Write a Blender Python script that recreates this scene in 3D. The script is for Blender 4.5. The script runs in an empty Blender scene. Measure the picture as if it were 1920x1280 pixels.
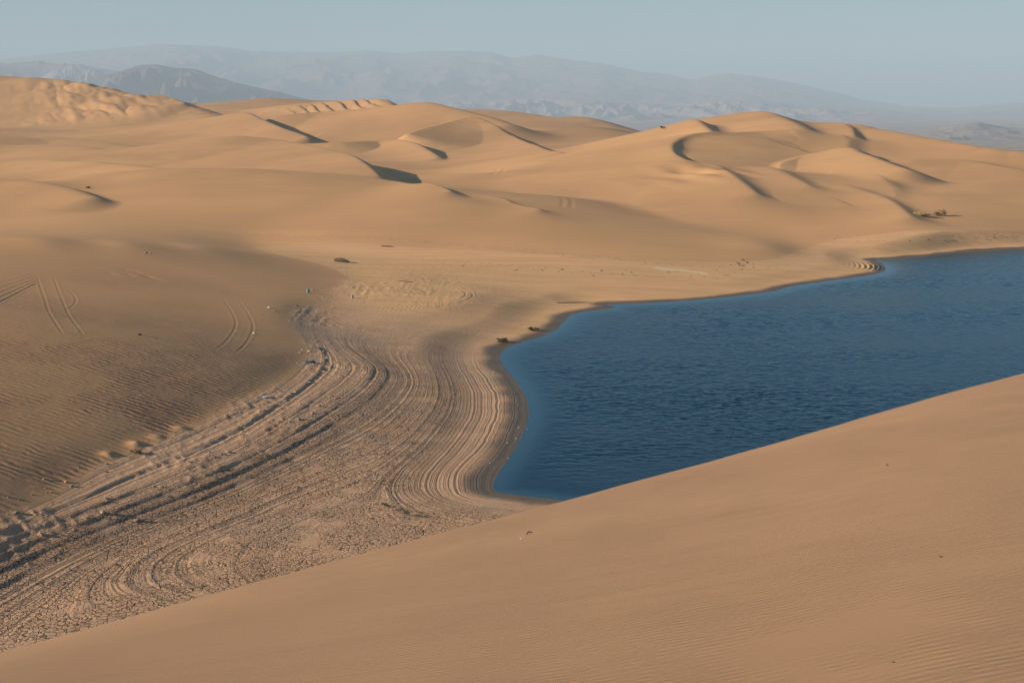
import bpy, math, random
import numpy as np
from math import radians, tan, sin, cos

# ------------------------------------------------------------------ camera, sky, sun, exposure
scene = bpy.context.scene
F = 2637.0            # focal length in pixels of the 1920 wide photograph
H = 26.0              # camera height over the lake
HOR = 190.0
PITCH = math.atan((640 - HOR) / F)
cam_data = bpy.data.cameras.new("camera")
cam_data.sensor_width = 36.0
cam_data.lens = 36.0 * F / 1920.0
cam_data.clip_start = 0.1
cam_data.clip_end = 90000
cam = bpy.data.objects.new("camera", cam_data)
scene.collection.objects.link(cam)
cam.location = (0, 0, H)
cam.rotation_euler = (math.pi / 2 - PITCH, 0, 0)
scene.camera = cam

SUN_EL = radians(17)
SUN_BACK = radians(14)                       # how far behind the camera's left side
sdir = (-cos(SUN_BACK) * cos(SUN_EL), -sin(SUN_BACK) * cos(SUN_EL), sin(SUN_EL))   # towards the sun
sl = bpy.data.lights.new("sun", 'SUN')
sl.energy = 5.0
sl.angle = radians(0.5)
sl.color = (1.0, 0.86, 0.68)
sun = bpy.data.objects.new("sun", sl)
scene.collection.objects.link(sun)
sun.rotation_euler = (math.pi / 2 - SUN_EL, 0, math.atan2(sdir[1], sdir[0]) + math.pi / 2)

world = bpy.data.worlds.new("World")
scene.world = world
world.use_nodes = True
wn = world.node_tree
wn.nodes.clear()
w_out = wn.nodes.new("ShaderNodeOutputWorld")
w_bg = wn.nodes.new("ShaderNodeBackground")
w_sky = wn.nodes.new("ShaderNodeTexSky")
w_sky.sky_type = 'NISHITA'
w_sky.sun_disc = False
w_sky.sun_elevation = SUN_EL
w_sky.sun_rotation = math.atan2(sdir[0], sdir[1])
w_sky.altitude = 400
w_sky.air_density = 1.0
w_sky.dust_density = 0.6
w_sky.ozone_density = 1.6
w_hs = wn.nodes.new("ShaderNodeHueSaturation")
w_hs.inputs['Saturation'].default_value = 1.15
w_bg.inputs[1].default_value = 0.052
wn.links.new(w_sky.outputs[0], w_hs.inputs['Color'])
w_mul = wn.nodes.new("ShaderNodeMix"); w_mul.data_type = 'RGBA'; w_mul.blend_type = 'MULTIPLY'
w_mul.inputs[0].default_value = 1.0; w_mul.inputs[7].default_value = (.70, 1.06, 1.20, 1)
wn.links.new(w_hs.outputs[0], w_mul.inputs[6]); wn.links.new(w_mul.outputs[2], w_bg.inputs[0])
wn.links.new(w_bg.outputs[0], w_out.inputs[0])

scene.view_settings.view_transform = 'Standard'
scene.view_settings.look = 'None'
scene.view_settings.gamma = 1
scene.view_settings.exposure = 0.52
try:
    scene.cycles.volume_bounces = 1
    scene.cycles.diffuse_bounces = 1
    scene.cycles.transparent_max_bounces = 16
except Exception:
    pass

rng = np.random.RandomState(7)
random.seed(5)

# ------------------------------------------------------------------ projection helpers
def ray(px, row):
    px = np.asarray(px, float); row = np.asarray(row, float)
    v = (row - 640) / F
    y = cos(PITCH) - v * sin(PITCH)
    z = -sin(PITCH) - v * cos(PITCH)
    return (px - 960) / F / y, z / y                 # tan azimuth, slope of the ray
def at_z(px, row, z):
    a, t = ray(px, row)
    D = (z - H) / t
    return a * D, D, np.broadcast_to(z, np.shape(D)) + 0.0
def at_d(px, row, D):
    a, t = ray(px, row)
    return a * np.asarray(D, float), np.asarray(D, float), H + t * np.asarray(D, float)

# ------------------------------------------------------------------ noise in numpy
_perm = rng.permutation(512)
_perm = np.concatenate([_perm, _perm, _perm])
_ang = rng.rand(512) * 2 * np.pi
_gx, _gy = np.cos(_ang).astype(np.float32), np.sin(_ang).astype(np.float32)
def perlin(x, y):
    xi = np.floor(x).astype(np.int64); yi = np.floor(y).astype(np.int64)
    xf = (x - xi).astype(np.float32); yf = (y - yi).astype(np.float32)
    u = xf * xf * xf * (xf * (xf * 6 - 15) + 10); v = yf * yf * yf * (yf * (yf * 6 - 15) + 10)
    def g(ix, iy, dx, dy):
        h = _perm[(_perm[ix & 511] + iy) & 511]
        return _gx[h] * dx + _gy[h] * dy
    n00 = g(xi, yi, xf, yf); n10 = g(xi + 1, yi, xf - 1, yf)
    n01 = g(xi, yi + 1, xf, yf - 1); n11 = g(xi + 1, yi + 1, xf - 1, yf - 1)
    return (n00 * (1 - u) + n10 * u) * (1 - v) + (n01 * (1 - u) + n11 * u) * v
def fbm(x, y, oct=4, gain=0.5, lac=2.03):
    s = 0; a = 1.0
    for i in range(oct):
        s = s + a * perlin(x + 17.3 * i, y - 9.1 * i); x = x * lac; y = y * lac; a *= gain
    return s
def ridged(x, y, oct=5, gain=0.55, lac=2.1):
    s = 0; a = 1.0; w = 1.0
    for i in range(oct):
        n = 1 - np.abs(perlin(x + 31.7 * i, y + 5.9 * i)) * 2
        n = n * n * w
        s = s + a * n; w = np.clip(n * 1.6, 0, 1)
        x = x * lac; y = y * lac; a *= gain
    return s
def sstep(e0, e1, x):
    t = np.clip((x - e0) / (e1 - e0), 0, 1)
    return t * t * (3 - 2 * t)
def smax(a, b, k):
    h = np.clip(0.5 + 0.5 * (a - b) / k, 0, 1)
    return b * (1 - h) + a * h + k * h * (1 - h)

def resample(P, n):
    """smooth polyline through the points (Catmull-Rom), n samples per span"""
    P = np.asarray(P, float); out = []
    Q = np.vstack([2 * P[0] - P[1], P, 2 * P[-1] - P[-2]])
    for i in range(1, len(Q) - 2):
        p0, p1, p2, p3 = Q[i - 1], Q[i], Q[i + 1], Q[i + 2]
        for t in np.arange(n) / n:
            out.append(0.5 * ((2 * p1) + (p2 - p0) * t + (2 * p0 - 5 * p1 + 4 * p2 - p3) * t * t + (3 * p1 - p0 - 3 * p2 + p3) * t ** 3))
    out.append(P[-1])
    return np.array(out)

def polydist(X, Y, P, want_z=True):
    """distance to an open polyline, signed (left of travel positive), z at the nearest point, arc length"""
    best = np.full(X.shape, 1e18); side = np.zeros(X.shape); zz = np.zeros(X.shape); tt = np.zeros(X.shape); L = 0
    for i in range(len(P) - 1):
        ax, ay = P[i][0], P[i][1]; bx, by = P[i + 1][0], P[i + 1][1]
        dx, dy = bx - ax, by - ay; l2 = dx * dx + dy * dy + 1e-12
        t = np.clip(((X - ax) * dx + (Y - ay) * dy) / l2, 0, 1)
        ex = X - (ax + t * dx); ey = Y - (ay + t * dy)
        d = ex * ex + ey * ey
        cr = (dx * (Y - ay) - dy * (X - ax)) / math.sqrt(l2)
        tie = np.abs(d - best) <= 1e-6 * (d + 1e-9)
        m = ((d < best) & ~tie) | (tie & (np.abs(cr) > np.abs(side)))
        best = np.where(m, d, best)
        side = np.where(m, cr, side)
        if want_z and len(P[i]) > 2:
            zz = np.where(m, P[i][2] * (1 - t) + P[i + 1][2] * t, zz)
        tt = np.where(m, L + t * math.sqrt(l2), tt)
        L += math.sqrt(l2)
    d = np.sqrt(best)
    return d, side, zz, tt

# ------------------------------------------------------------------ the shoreline
SHORE = [(2400,950),(1900,1010),(1500,985),(1250,955),(1120,943),(1060,938),(1000,931),(960,926),(930,921),(925,905),(938,882),(958,855),(976,822),(988,793),(992,770),(985,742),
 (966,712),(946,688),(938,669),(946,655),(975,643),(1010,633),(1040,620),(1054,606),(1070,591),(1100,584),(1138,580),(1154,574),(1136,571),
 (1200,569),(1300,563),(1400,553),(1450,546),(1490,536),(1560,526),(1620,518),(1652,511),(1661,503),(1652,493),(1641,487),(1700,484),(1760,478),(1840,470),(1920,466),(2100,458),(2400,450)]
sx, sy, _ = at_z([p[0] for p in SHORE], [p[1] for p in SHORE], 0.0)
shore_pts = resample(np.stack([sx, sy], 1), 4)

def shore_sd(X, Y):
    """signed distance to the shoreline: positive on land"""
    d, side, _, tt = polydist(X, Y, shore_pts, False)
    return np.where(side > 0, d, -d), tt

# ------------------------------------------------------------------ broad lie of the land: curves with known heights, thin-plate fit
CZ = [  # (height over the lake unless a point gives its own, pixels)
 (0.0, SHORE[:]),
 (0.55, [(1010,957),(900,985),(840,965),(800,925),(850,862),(893,800),(908,750),(893,705),(882,665),(900,640),(950,612),(1000,590,.5),(1040,574,.45),(1100,562,.4),(1200,556,.35),(1350,548,.3),(1450,537,.3),(1540,516,.3),(1600,507,.3),(1622,498,.3),(1610,487,.3),(1650,480,.3),(1760,472,.3),(1920,462,.3),(2300,447,.3)]),
 (1.2, [(-350,1330),(0,1120),(200,1015),(400,935),(560,862),(680,802),(750,745),(765,705),(745,682),(735,655),(800,620),(870,598,1.1),(960,573,1.0),(1040,558,.8),(1200,543,.65),(1400,527,.6),(1530,507,.6),(1585,492,.6),(1590,481,.6),(1660,475,.6),(1760,467,.6),(1920,458,.6),(2300,444,.6)]),
 (1.9, [(-350,1220),(0,1035),(200,958),(400,880),(520,820),(620,757),(680,712),(688,682),(645,655),(625,630),(630,610),(655,595),(700,586),(780,576),(850,566),(878,553),(862,538),(850,529,1.8),(900,525,1.6),(1100,523,1.2),(1300,517,.95),(1450,502,.9),(1530,488,.9),(1548,478,.9),(1620,468,.9),(1760,460,.85),(1920,453,.85),(2300,440,.85)]),
 (2.7, [(-350,1110),(0,960),(170,872),(330,806),(440,755),(540,700,2.6),(598,655,2.35),(592,620,2.25),(585,592,2.35),(640,567,2.4),(720,545,2.5),(735,530,2.4),(700,517,2.5),(690,505,2.6),(760,502,2.4),(900,504,2.1),(1100,508,1.6),(1300,502,1.3),(1400,495,1.2),(1480,484,1.1),(1520,470,1.1),(1600,461,1.1),(1760,455,1.1),(1920,448,1.1),(2300,436,1.1)]),
 (3.2, [(480,466),(600,462,3.0),(800,472,2.6),(1000,482,2.2),(1200,489,1.8),(1330,491,1.5),(1440,486,1.3),(1490,472,1.3),(1540,456,1.4),(1700,449,1.4),(1920,443,1.4),(2300,431,1.4)]),
 (8.3, [(-350,445),(0,447),(80,449)]), (7.4, [(180,454),(240,456)]), (5.8, [(330,461),(370,463)]),
 (0.6, [(640,1080),(780,1035)]), (1.0, [(0,1320),(300,1180)]),
 (-2.5, [(1250,700),(1500,600),(1900,560),(2300,560)]), (-3, [(1300,850),(1700,800),(2300,800)]),
 (2.4, [(1500,413),(1600,408),(1720,408),(1920,416),(2300,420)]),
]
CREST = [(-350,334,330),(0,345,330),(70,343,330),(150,331,330),(300,318,324),(430,317,320),(630,326,311),(740,341,300),(830,355,290),(940,376,280),(1010,391,272),(1200,425,255),(1400,456,236),(1480,470,230)]
CD = [  # curves of (px, row, distance)
 CREST,
 [(-350,320,295),(0,338,290),(90,347,285),(170,372,270)],
 [(-350,425,225),(0,410,240),(120,404,245),(200,400,250)],
]
CX = [  # (azimuth from, to, distance, height)
 (-.52,.06,1600,0),(-.52,.06,1300,5),(-.52,.06,1000,8),(-.52,.0,800,8),(-.52,-.03,650,7),(-.012,.06,600,7),(-.012,.07,650,9.5),(-.012,.07,700,11.5),(0,.07,800,12),
 (.13,.52,1600,-37),(.13,.52,1300,-27),(.13,.52,1000,-15),(.13,.52,800,-4),
 (-.52,-.0,520,5.5),(-.52,-.1,430,5),(0.0,.08,520,5),(.0,.06,400,4),(.0,.05,330,4.0),(-.3,-.08,352,6),(.16,.28,330,4.8),(.16,.28,390,8),(.16,.28,450,11),(.16,.28,520,13.5),(.16,.26,600,13),(.16,.3,700,4),(.33,.52,330,4.8),(.33,.52,390,7.5),(.33,.52,450,8.5),(.33,.52,560,4),(.09,.12,400,4.5),(.09,.12,480,6),(.0,.12,300,3.6),
 (-.52,-.1,50,.8),(.0,.52,60,.5),(-.52,-.1,40,.8),(.1,.52,40,.5)]

# edge of the old lake bed
BED_EDGE = [(-350,1130,3),(0,985,2.6),(170,880,2.7),(330,812,2.7),(440,760,2.7),(540,705,2.7),(585,660,2.5),(540,610,2.9),(580,560,3.0),(640,530,2.9),(620,505,2.9),(520,482,3.2),(470,465,3.2),(600,460,3.0),(800,471,2.6),(1000,481,2.2),(1200,488,1.8),(1330,490,1.5),(1440,485,1.3),(1490,471,1.3),(1540,455,1.4),(1700,448,1.4),(1920,442,1.4),(2300,430,1.4)]
bq = resample(BED_EDGE, 4); bx_, by_, _ = at_z(bq[:, 0], bq[:, 1], bq[:, 2])
A0, A1, DA = -.53, .53, .0062
S0, S1 = math.log(40.0), math.log(1800.0)
def solve_base():
    na = int((A1 - A0) / DA) + 1; ns = int((S1 - S0) / (DA * 1.6)) + 1
    pts = []
    for z, c in CZ:
        px = resample([(q[0], q[1], q[2] if len(q) > 2 else z) for q in c], 24)
        x, y, zz = at_z(px[:, 0], px[:, 1], px[:, 2]); pts.append(np.stack([x / y, np.log(y), zz], 1))
    for c in CD:
        p = resample(c, 24)
        x, y, zz = at_d(p[:, 0], p[:, 1], p[:, 2]); pts.append(np.stack([x / y, np.log(y), zz], 1))
    for a, b, D, z in CX:
        t = np.linspace(a, b, 60); pts.append(np.stack([t, t * 0 + math.log(D), t * 0 + z], 1))
    # the flank that rises from the edge of the bed towards the left
    qa, qD = np.meshgrid(np.arange(-.52, -.03, .012), np.geomspace(58, 172, 60)); qx = qa * qD
    d, side, ez, _ = polydist(qx, qD, np.stack([bx_, by_, bq[:, 2]], 1))
    m = (side > 0) & (d > .5)
    pts.append(np.stack([qa[m], np.log(qD[m]), ez[m] + 7.0 * np.tanh((.235 - .085 * sstep(112, 148, qD[m])) * d[m] / 7.0)], 1))
    P = np.vstack(pts)
    Z = None
    for lev in (4, 2, 1):
        n1 = (na - 1) // lev + 1; n0 = (ns - 1) // lev + 1
        u = (P[:, 0] - A0) / (A1 - A0) * (n1 - 1); v = (P[:, 1] - S0) / (S1 - S0) * (n0 - 1)
        ok = (u > 0) & (u < n1 - 1) & (v > 0) & (v < n0 - 1)
        u, v, zc = u[ok], v[ok], P[ok, 2]
        iu, iv = u.astype(int), v.astype(int); fu, fv = u - iu, v - iv
        W = np.zeros((n0, n1)); R = np.zeros((n0, n1))
        for du in (0, 1):
            for dv in (0, 1):
                w = (fu if du else 1 - fu) * (fv if dv else 1 - fv)
                np.add.at(W, (iv + dv, iu + du), w); np.add.at(R, (iv + dv, iu + du), w * zc)
        W2 = np.minimum(W, 2.0); R = np.where(W > 0, R / np.maximum(W, 1e-9), 0) * W2 * 2.0; W2 = W2 * 2.0
        if Z is None: Z = np.full((n0, n1), 4.0)
        else:
            r = np.linspace(0, Z.shape[0] - 1, n0); c = np.linspace(0, Z.shape[1] - 1, n1)
            r0 = np.minimum(r.astype(int), Z.shape[0] - 2); c0 = np.minimum(c.astype(int), Z.shape[1] - 2)
            fr = (r - r0)[:, None]; fc = (c - c0)[None]
            Z = (Z[r0][:, c0] * (1 - fr) * (1 - fc) + Z[r0 + 1][:, c0] * fr * (1 - fc) + Z[r0][:, c0 + 1] * (1 - fr) * fc + Z[r0 + 1][:, c0 + 1] * fr * fc)
        lam, mu = 1.0, 0.03
        def mv(Z):
            o = W2 * Z
            d = Z[2:] - 2 * Z[1:-1] + Z[:-2]; o[2:] += lam * d; o[1:-1] -= 2 * lam * d; o[:-2] += lam * d
            d = Z[:, 2:] - 2 * Z[:, 1:-1] + Z[:, :-2]; o[:, 2:] += lam * d; o[:, 1:-1] -= 2 * lam * d; o[:, :-2] += lam * d
            d = Z[1:, 1:] - Z[1:, :-1] - Z[:-1, 1:] + Z[:-1, :-1]; d = d * 2 * lam
            o[1:, 1:] += d; o[1:, :-1] -= d; o[:-1, 1:] -= d; o[:-1, :-1] += d
            d = (Z[1:] - Z[:-1]) * mu; o[1:] += d; o[:-1] -= d
            d = (Z[:, 1:] - Z[:, :-1]) * mu; o[:, 1:] += d; o[:, :-1] -= d
            return o
        r = R - mv(Z); p = r.copy(); rs = (r * r).sum()
        for it in range(700 if lev == 1 else 500):
            Ap = mv(p); al = rs / (p * Ap).sum(); Z = Z + al * p; r = r - al * Ap
            rn = (r * r).sum()
            if rn < 1e-6: break
            p = r + (rn / rs) * p; rs = rn
    for _ in range(2):
        Z[1:-1] = (Z[2:] + 2 * Z[1:-1] + Z[:-2]) / 4; Z[:, 1:-1] = (Z[:, 2:] + 2 * Z[:, 1:-1] + Z[:, :-2]) / 4
    return Z
BASE = solve_base()
def base_at(a, s):
    n0, n1 = BASE.shape
    u = np.clip((a - A0) / (A1 - A0) * (n1 - 1), 1, n1 - 2.001); v = np.clip((s - S0) / (S1 - S0) * (n0 - 1), 1, n0 - 2.001)
    iu = u.astype(int); iv = v.astype(int); fu = u - iu; fv = v - iv
    def cr(t): return (-.5 * t + t * t - .5 * t ** 3, 1 - 2.5 * t * t + 1.5 * t ** 3, .5 * t + 2 * t * t - 1.5 * t ** 3, -.5 * t * t + .5 * t ** 3)
    wu = cr(fu); wv = cr(fv); out = 0
    for i in range(4):
        rr = np.clip(iv + i - 1, 0, n0 - 1)
        for j in range(4):
            out = out + wv[i] * wu[j] * BASE[rr, np.clip(iu + j - 1, 0, n1 - 1)]
    return out

# ------------------------------------------------------------------ dunes: crest line, slope on the far (lee) side, slope on the near side, rounding, blend
DUNES = [
 dict(c=[(-400,110,1180),(0,143,1150),(75,146,1130),(150,157,1090),(235,176,1040),(290,182,1010),(330,192,980),(400,214,930)], far=.45, near=.23, r=12, k=7),
 dict(c=[(290,186,1350),(365,197,1350),(440,190,1350),(500,184,1380),(560,187,1400),(640,190,1400)], far=.4, near=.09, r=6, k=5),
 dict(c=[(380,212,1290),(440,208,1260),(540,197,1220),(600,191,1220),(650,189,1210),(700,189,1200),(722,188,1190),(742,203,1150)], far=.5, near=.3, r=3, k=4),
 dict(c=[(300,181,1030),(318,184,1000),(345,194,960)], far=.6, near=.2, r=1, k=3),
 dict(c=[(835,204,1350),(910,205,1300),(980,212,1250),(1040,220,1180),(1090,219,1150),(1130,232,1080),(1180,246,1000)], far=.3, near=.07, r=10, k=8),
 dict(c=[(500,228,735),(530,218,745),(570,212,752),(620,209,755),(700,203,750),(760,197,742),(800,193,735),(840,201,715),(900,216,690),(950,232,660)], far=.45, near=.2, r=5, k=6),
 dict(c=[(300,236,800),(318,229,780),(335,236,750),(355,244,710)], far=.6, near=.1, r=1, k=3),
 dict(c=[(325,240,760),(400,222,750),(455,210,745),(480,219,705),(525,238,650),(555,248,625),(575,256,610)], far=.6, near=.17, r=1.5, k=4),
 dict(c=[(165,310,480),(200,304,475),(240,294,475),(300,277,480),(400,261,490),(450,256,488),(530,263,475),(620,281,430),(668,297,385),(693,314,352),(713,335,325),(728,350,308)], far=.6, near=.085, r=1.5, k=2),
 dict(c=[(560,270,575),(640,266,575),(700,264,590),(742,262,590),(765,265,580),(785,272,555),(805,283,525),(822,295,500)], far=.6, near=.2, r=1.5, k=2),
 dict(c=[(765,251,610),(820,235,650),(885,223,680),(945,247,640),(975,262,600),(1000,272,530),(1025,280,485),(1048,287,445)], far=.62, near=.17, r=1, k=3),
 dict(c=[(820,335,400),(900,330,395),(1000,323,390),(1100,321,388),(1200,321,385),(1290,310,382)], far=.2, near=.07, r=12, k=3),
 # the massif on the right
 dict(c=[(1180,259,600),(1230,246,575),(1270,234,555),(1301,224,540),(1315,231,515),(1332,247,480)], far=.5, near=.28, r=1.5, k=3),
 dict(c=[(1312,233,600),(1350,221,600),(1387,212,600),(1425,209,590),(1450,215,560),(1481,229,510),(1507,245,470)], far=.45, near=.16, r=4, k=3),
 dict(c=[(1489,229,570),(1537,230,560),(1597,232,540),(1642,242,505),(1695,251,480),(1762,263,450),(1905,284,415),(2300,320,390)], far=.35, near=.13, r=4, k=3),
 dict(c=[(1585,233,535),(1595,240,505),(1600,257,460)], far=.5, near=.12, r=1, k=2),
 dict(c=[(1530,268,470),(1571,262,470),(1588,262,455),(1586,275,430)], far=.4, near=.12, r=1.5, k=2),
 dict(c=[(1492,253,455),(1477,245,465),(1410,247,462),(1340,250,450),(1300,256,440)], far=.22, near=.16, r=2, k=2, drop=1.0),
 dict(c=[(1345,250,450),(1300,256,440),(1270,263,425),(1258,275,405),(1264,290,385),(1292,304,362)], far=.6, near=.16, r=1, k=2, drop=1.7),
 dict(c=[(1459,320,370),(1463,307,385),(1500,295,405),(1550,283,415),(1590,276,415),(1612,285,395),(1650,300,370),(1700,317,350)], far=.4, near=.16, r=1.5, k=2),
 dict(c=[(1180,322,375),(1256,311,368),(1312,306,360),(1346,312,350),(1361,322,335),(1387,339,315),(1414,361,296)], far=.5, near=.13, r=1.5, k=2, drop=1.5),
 dict(c=[(1361,321,362),(1410,315,362),(1447,315,355),(1477,326,340),(1522,348,318)], far=.4, near=.13, r=1.5, k=2, drop=1.2),
 dict(c=[(1530,351,325),(1575,349,328),(1612,354,318),(1650,367,302),(1676,381,288),(1704,405,268)], far=.5, near=.12, r=1.5, k=1.5, drop=1.4),
 dict(c=[(1612,334,350),(1650,334,345),(1676,350,325),(1684,369,305)], far=.4, near=.1, r=1.5, k=1.5, drop=1.2),
 dict(c=[(1400,372,312),(1500,374,310),(1560,380,300),(1596,393,288)], far=.4, near=.09, r=2, k=2, drop=1.0),
 dict(c=[(1710,300,400),(1800,300,400),(1870,310,385),(1920,318,375)], far=.35, near=.12, r=3, k=2, drop=1.5),
 dict(c=[(1740,372,310),(1830,350,330),(1920,340,340),(2100,335,345)], far=.2, near=.1, r=5, k=3),
 # the wide dunes on the left
 dict(c=[(-300,240,640),(0,250,660),(150,262,620),(253,276,560)], far=.3, near=.05, r=4, k=2),
 dict(c=[(-300,262,520),(0,272,520),(120,274,510),(200,282,480)], far=.2, near=.06, r=6, k=3),
 dict(c=[(-300,290,430),(0,301,430),(90,300,420),(180,304,400),(250,311,380),(320,319,355)], far=.25, near=.15, r=3, k=2),
 dict(c=CREST[:-2], far=.4, near=.12, r=1.5, k=.8, drop=2.0),
 dict(c=[(735,342,303),(765,345,293),(805,344,286),(843,357,276)], far=.55, near=.1, r=.5, k=.6, drop=1.5),
 dict(c=[(880,366,284),(940,374,274),(962,383,266),(1010,392,258)], far=.55, near=.09, r=.5, k=.6, drop=1.5),
 dict(c=[(-300,318,292),(0,337,284),(70,342,279),(120,351,274),(170,368,264)], far=.5, near=.15, r=2.5, k=1.2),
]
def dune_apply(Z, X, Y):
    for dn in DUNES:
        c = np.array(dn['c'], float)
        p = resample(c, 5)
        x, y, z = at_d(p[:, 0], p[:, 1], p[:, 2])
        P = np.stack([x, y, z], 1)
        zr = max(z.max() - 2, 4)
        reach = min(zr / max(min(dn['near'], dn['far']), .05), 260)
        rows = np.where((Y[:, 0] > y.min() - reach) & (Y[:, 0] < y.max() + reach))[0]
        if len(rows) == 0: continue
        r0, r1 = rows[0], rows[-1] + 1
        aa = X[r0:r1] / Y[r0:r1]
        xm = X[r0:r1]
        cols = np.where(((xm > x.min() - reach) & (xm < x.max() + reach)).any(axis=0))[0]
        c0, c1 = cols[0], cols[-1] + 1
        XX = X[r0:r1, c0:c1]; YY = Y[r0:r1, c0:c1]
        d, side, zz, tt = polydist(XX, YY, P)
        w = np.clip(side / (np.abs(d) + .6), -1, 1) * .5 + .5         # 1 on the left of travel
        w = sstep(0.0, 1.0, w)
        s = dn['near'] * (1 - w) + dn['far'] * w
        r = dn['r']
        pr = np.full(XX.shape, -1e9)
        for i in range(len(P) - 1):                                   # upper envelope over the segments of the crest
            dx, dy = P[i + 1, 0] - P[i, 0], P[i + 1, 1] - P[i, 1]; l2 = dx * dx + dy * dy
            t = np.clip(((XX - P[i, 0]) * dx + (YY - P[i, 1]) * dy) / l2, 0, 1)
            di2 = (XX - P[i, 0] - t * dx) ** 2 + (YY - P[i, 1] - t * dy) ** 2
            di = np.sqrt(di2 + r * r) - r
            if 'drop' in dn:                                          # low lee face that runs out on a shelf
                dp = dn['drop']; ff = dp * (1 - np.exp(-dn['far'] * di / dp)) + .02 * di + .0018 * di * di
                drop = dn['near'] * di * (1 - w) + ff * w
            else: drop = s * di
            pr = np.maximum(pr, P[i, 2] * (1 - t) + P[i + 1, 2] * t - drop)
        kk = dn['k'] * (1 - w) + (.7 if r < 4 else dn['k']) * w
        Z[r0:r1, c0:c1] = smax(Z[r0:r1, c0:c1], pr, kk)
    return Z

# ------------------------------------------------------------------ the ground sheet
NA, NS = 1301, 1500
ga = np.linspace(-.52, .52, NA); gs = np.linspace(math.log(42.0), math.log(1790.0), NS)
GA, GS = np.meshgrid(ga, gs)
GY = np.exp(GS); GX = GA * GY
GZ = base_at(GA, GS)
GZ = dune_apply(GZ, GX, GY)
near_rows = int(np.searchsorted(gs, math.log(330.0)))
SD = np.full(GX.shape, 200.0); ST = np.zeros(GX.shape)
SD[:near_rows], ST[:near_rows] = shore_sd(GX[:near_rows], GY[:near_rows])
# beach next to the water follows the exact shoreline
wv = fbm(GX[:near_rows] * .14, GY[:near_rows] * .14, 3)
sdn = SD[:near_rows] + wv * .05
bz = np.where(sdn > 0, .055 * sdn, .09 * sdn)
wb = sstep(3.0, 9.0, sdn)
GZ[:near_rows] = bz * (1 - wb) + np.maximum(GZ[:near_rows], .15) * wb
zb = GZ.copy()
# masks
n1 = fbm(GX / 22, GY / 22, 4)
lake_bed = np.zeros(GX.shape); lake_bed[:near_rows] = 1
nb = near_rows
bd, bs, _, _ = polydist(GX[:nb], GY[:nb], np.stack([bx_, by_], 1), False)
bsd = np.full(GX.shape, -100.0); bsd[:nb] = np.where(bs < 0, bd, -bd)
mud = sstep(-.6, .8, bsd + n1 * 1.6)
beach = mud * sstep(132, 168, GY + 8 * n1 + .5 * GX)
left_sand = sstep(-2, 3, zb)
wet = (1 - sstep(1.0, 2.6, SD + .8 * fbm(GX / 5, GY / 5, 3)))
qx_, qy_, _ = at_z([1235, 1275, 1315], [506, 507, 510], 1.2)
sd_, _, _, _ = polydist(GX[:nb], GY[:nb], np.stack([qx_, qy_], 1), False)
salt = np.zeros(GX.shape); salt[:nb] = sstep(1.3, .2, sd_ + .8 * fbm(GX[:nb] / 2, GY[:nb] / 2, 3))
wrack = np.zeros(GX.shape)
for cv, zz_ in (([(760,502),(900,507),(1100,514),(1300,518),(1400,506),(1480,492)], 1.2), ([(480,464),(800,472),(1000,482),(1200,489),(1330,491)], 2.0), ([(1540,452),(1700,450),(1900,444)], 1.4), ([(620,700),(660,672),(760,660)], 2.2)):
    q_ = resample([(a_, b_, zz_) for a_, b_ in cv], 4); qx_, qy_, _ = at_z(q_[:, 0], q_[:, 1], q_[:, 2])
    sd_, _, _, _ = polydist(GX[:nb], GY[:nb], np.stack([qx_, qy_], 1), False)
    wrack[:nb] = np.maximum(wrack[:nb], sstep(2.6, .1, sd_ + 1.2 * fbm(GX[:nb] / 4, GY[:nb] / 4, 3)))
# old shorelines: terraces that follow the height of the bed
zt = zb + .02 * fbm(GX / 14, GY / 14, 3) + .008 * fbm(GX / 2.2, GY / 2.2, 2)
def steps(z, sp, sharp):
    q = z / sp; i = np.floor(q); f = q - i
    return (i + sstep(.5 - sharp, .5 + sharp, f)) * sp - z
terr = steps(zt, .24, .10) * (.16 + .1 * fbm(GX / 1.1, GY / 1.6, 3)) * (.4 + 1.2 * sstep(-.25, .25, perlin(zt * 2.3 + 5, zt * 0 + 3.3) + .3 * n1)) * (.45 + .95 * sstep(-.25, .2, fbm(GX / 4, GY / 9, 3))) + steps(zt * 1.0 + .03, .071, .2) * .36
fadeN = 1 - .86 * sstep(126, 146, GY + 6 * fbm(GX / 12, GY / 12, 2))
linem = mud * fadeN
amp = mud * fadeN * sstep(.35, .9, zb) * (1 - .0 * GX) * (.35 + .65 * sstep(-6, -16, GX + (GY - 100) * .05) * (1 - sstep(170, 190, GY)) )
GZ = GZ + terr * amp
# rubble roughness on the upper left band of the bed
GZ = GZ + mud * sstep(1.2, 2.2, zb) * (1 - sstep(170, 215, GY)) * .05 * ridged(GX / 1.3, GY / 1.3, 3) * sstep(-.1, .4, n1 + .2)
# slight natural undulation of the dunes
far = sstep(230, 330, GY)
GZ = GZ + far * (.5 * fbm(GX / 70, GY / 70, 3) + .12 * fbm(GX / 16, GY / 30, 2))
# hummocks on the big left dune
hm = np.exp(-(((GA + .285) / .05) ** 2)) * sstep(900, 960, GY) * (1 - sstep(1080, 1130, GY))
GZ = GZ + hm * 3.5 * np.abs(fbm((GX + GY * .4) / 26, (GY - .3 * GX) / 75, 3))
rx_, ry_, _ = at_z(1641, 499, .4)
rm = np.exp(-(((GX - rx_) / 2.4) ** 2) - ((GY - ry_ - 1.0) / 3.6) ** 2) * (SD > .2) * (SD < 9)
q = SD / .8 + .25 * fbm(GX / 1.5, GY / 1.5, 2)
GZ = GZ + rm * .42 * (1 - (q - np.floor(q))) - rm * .15
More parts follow.
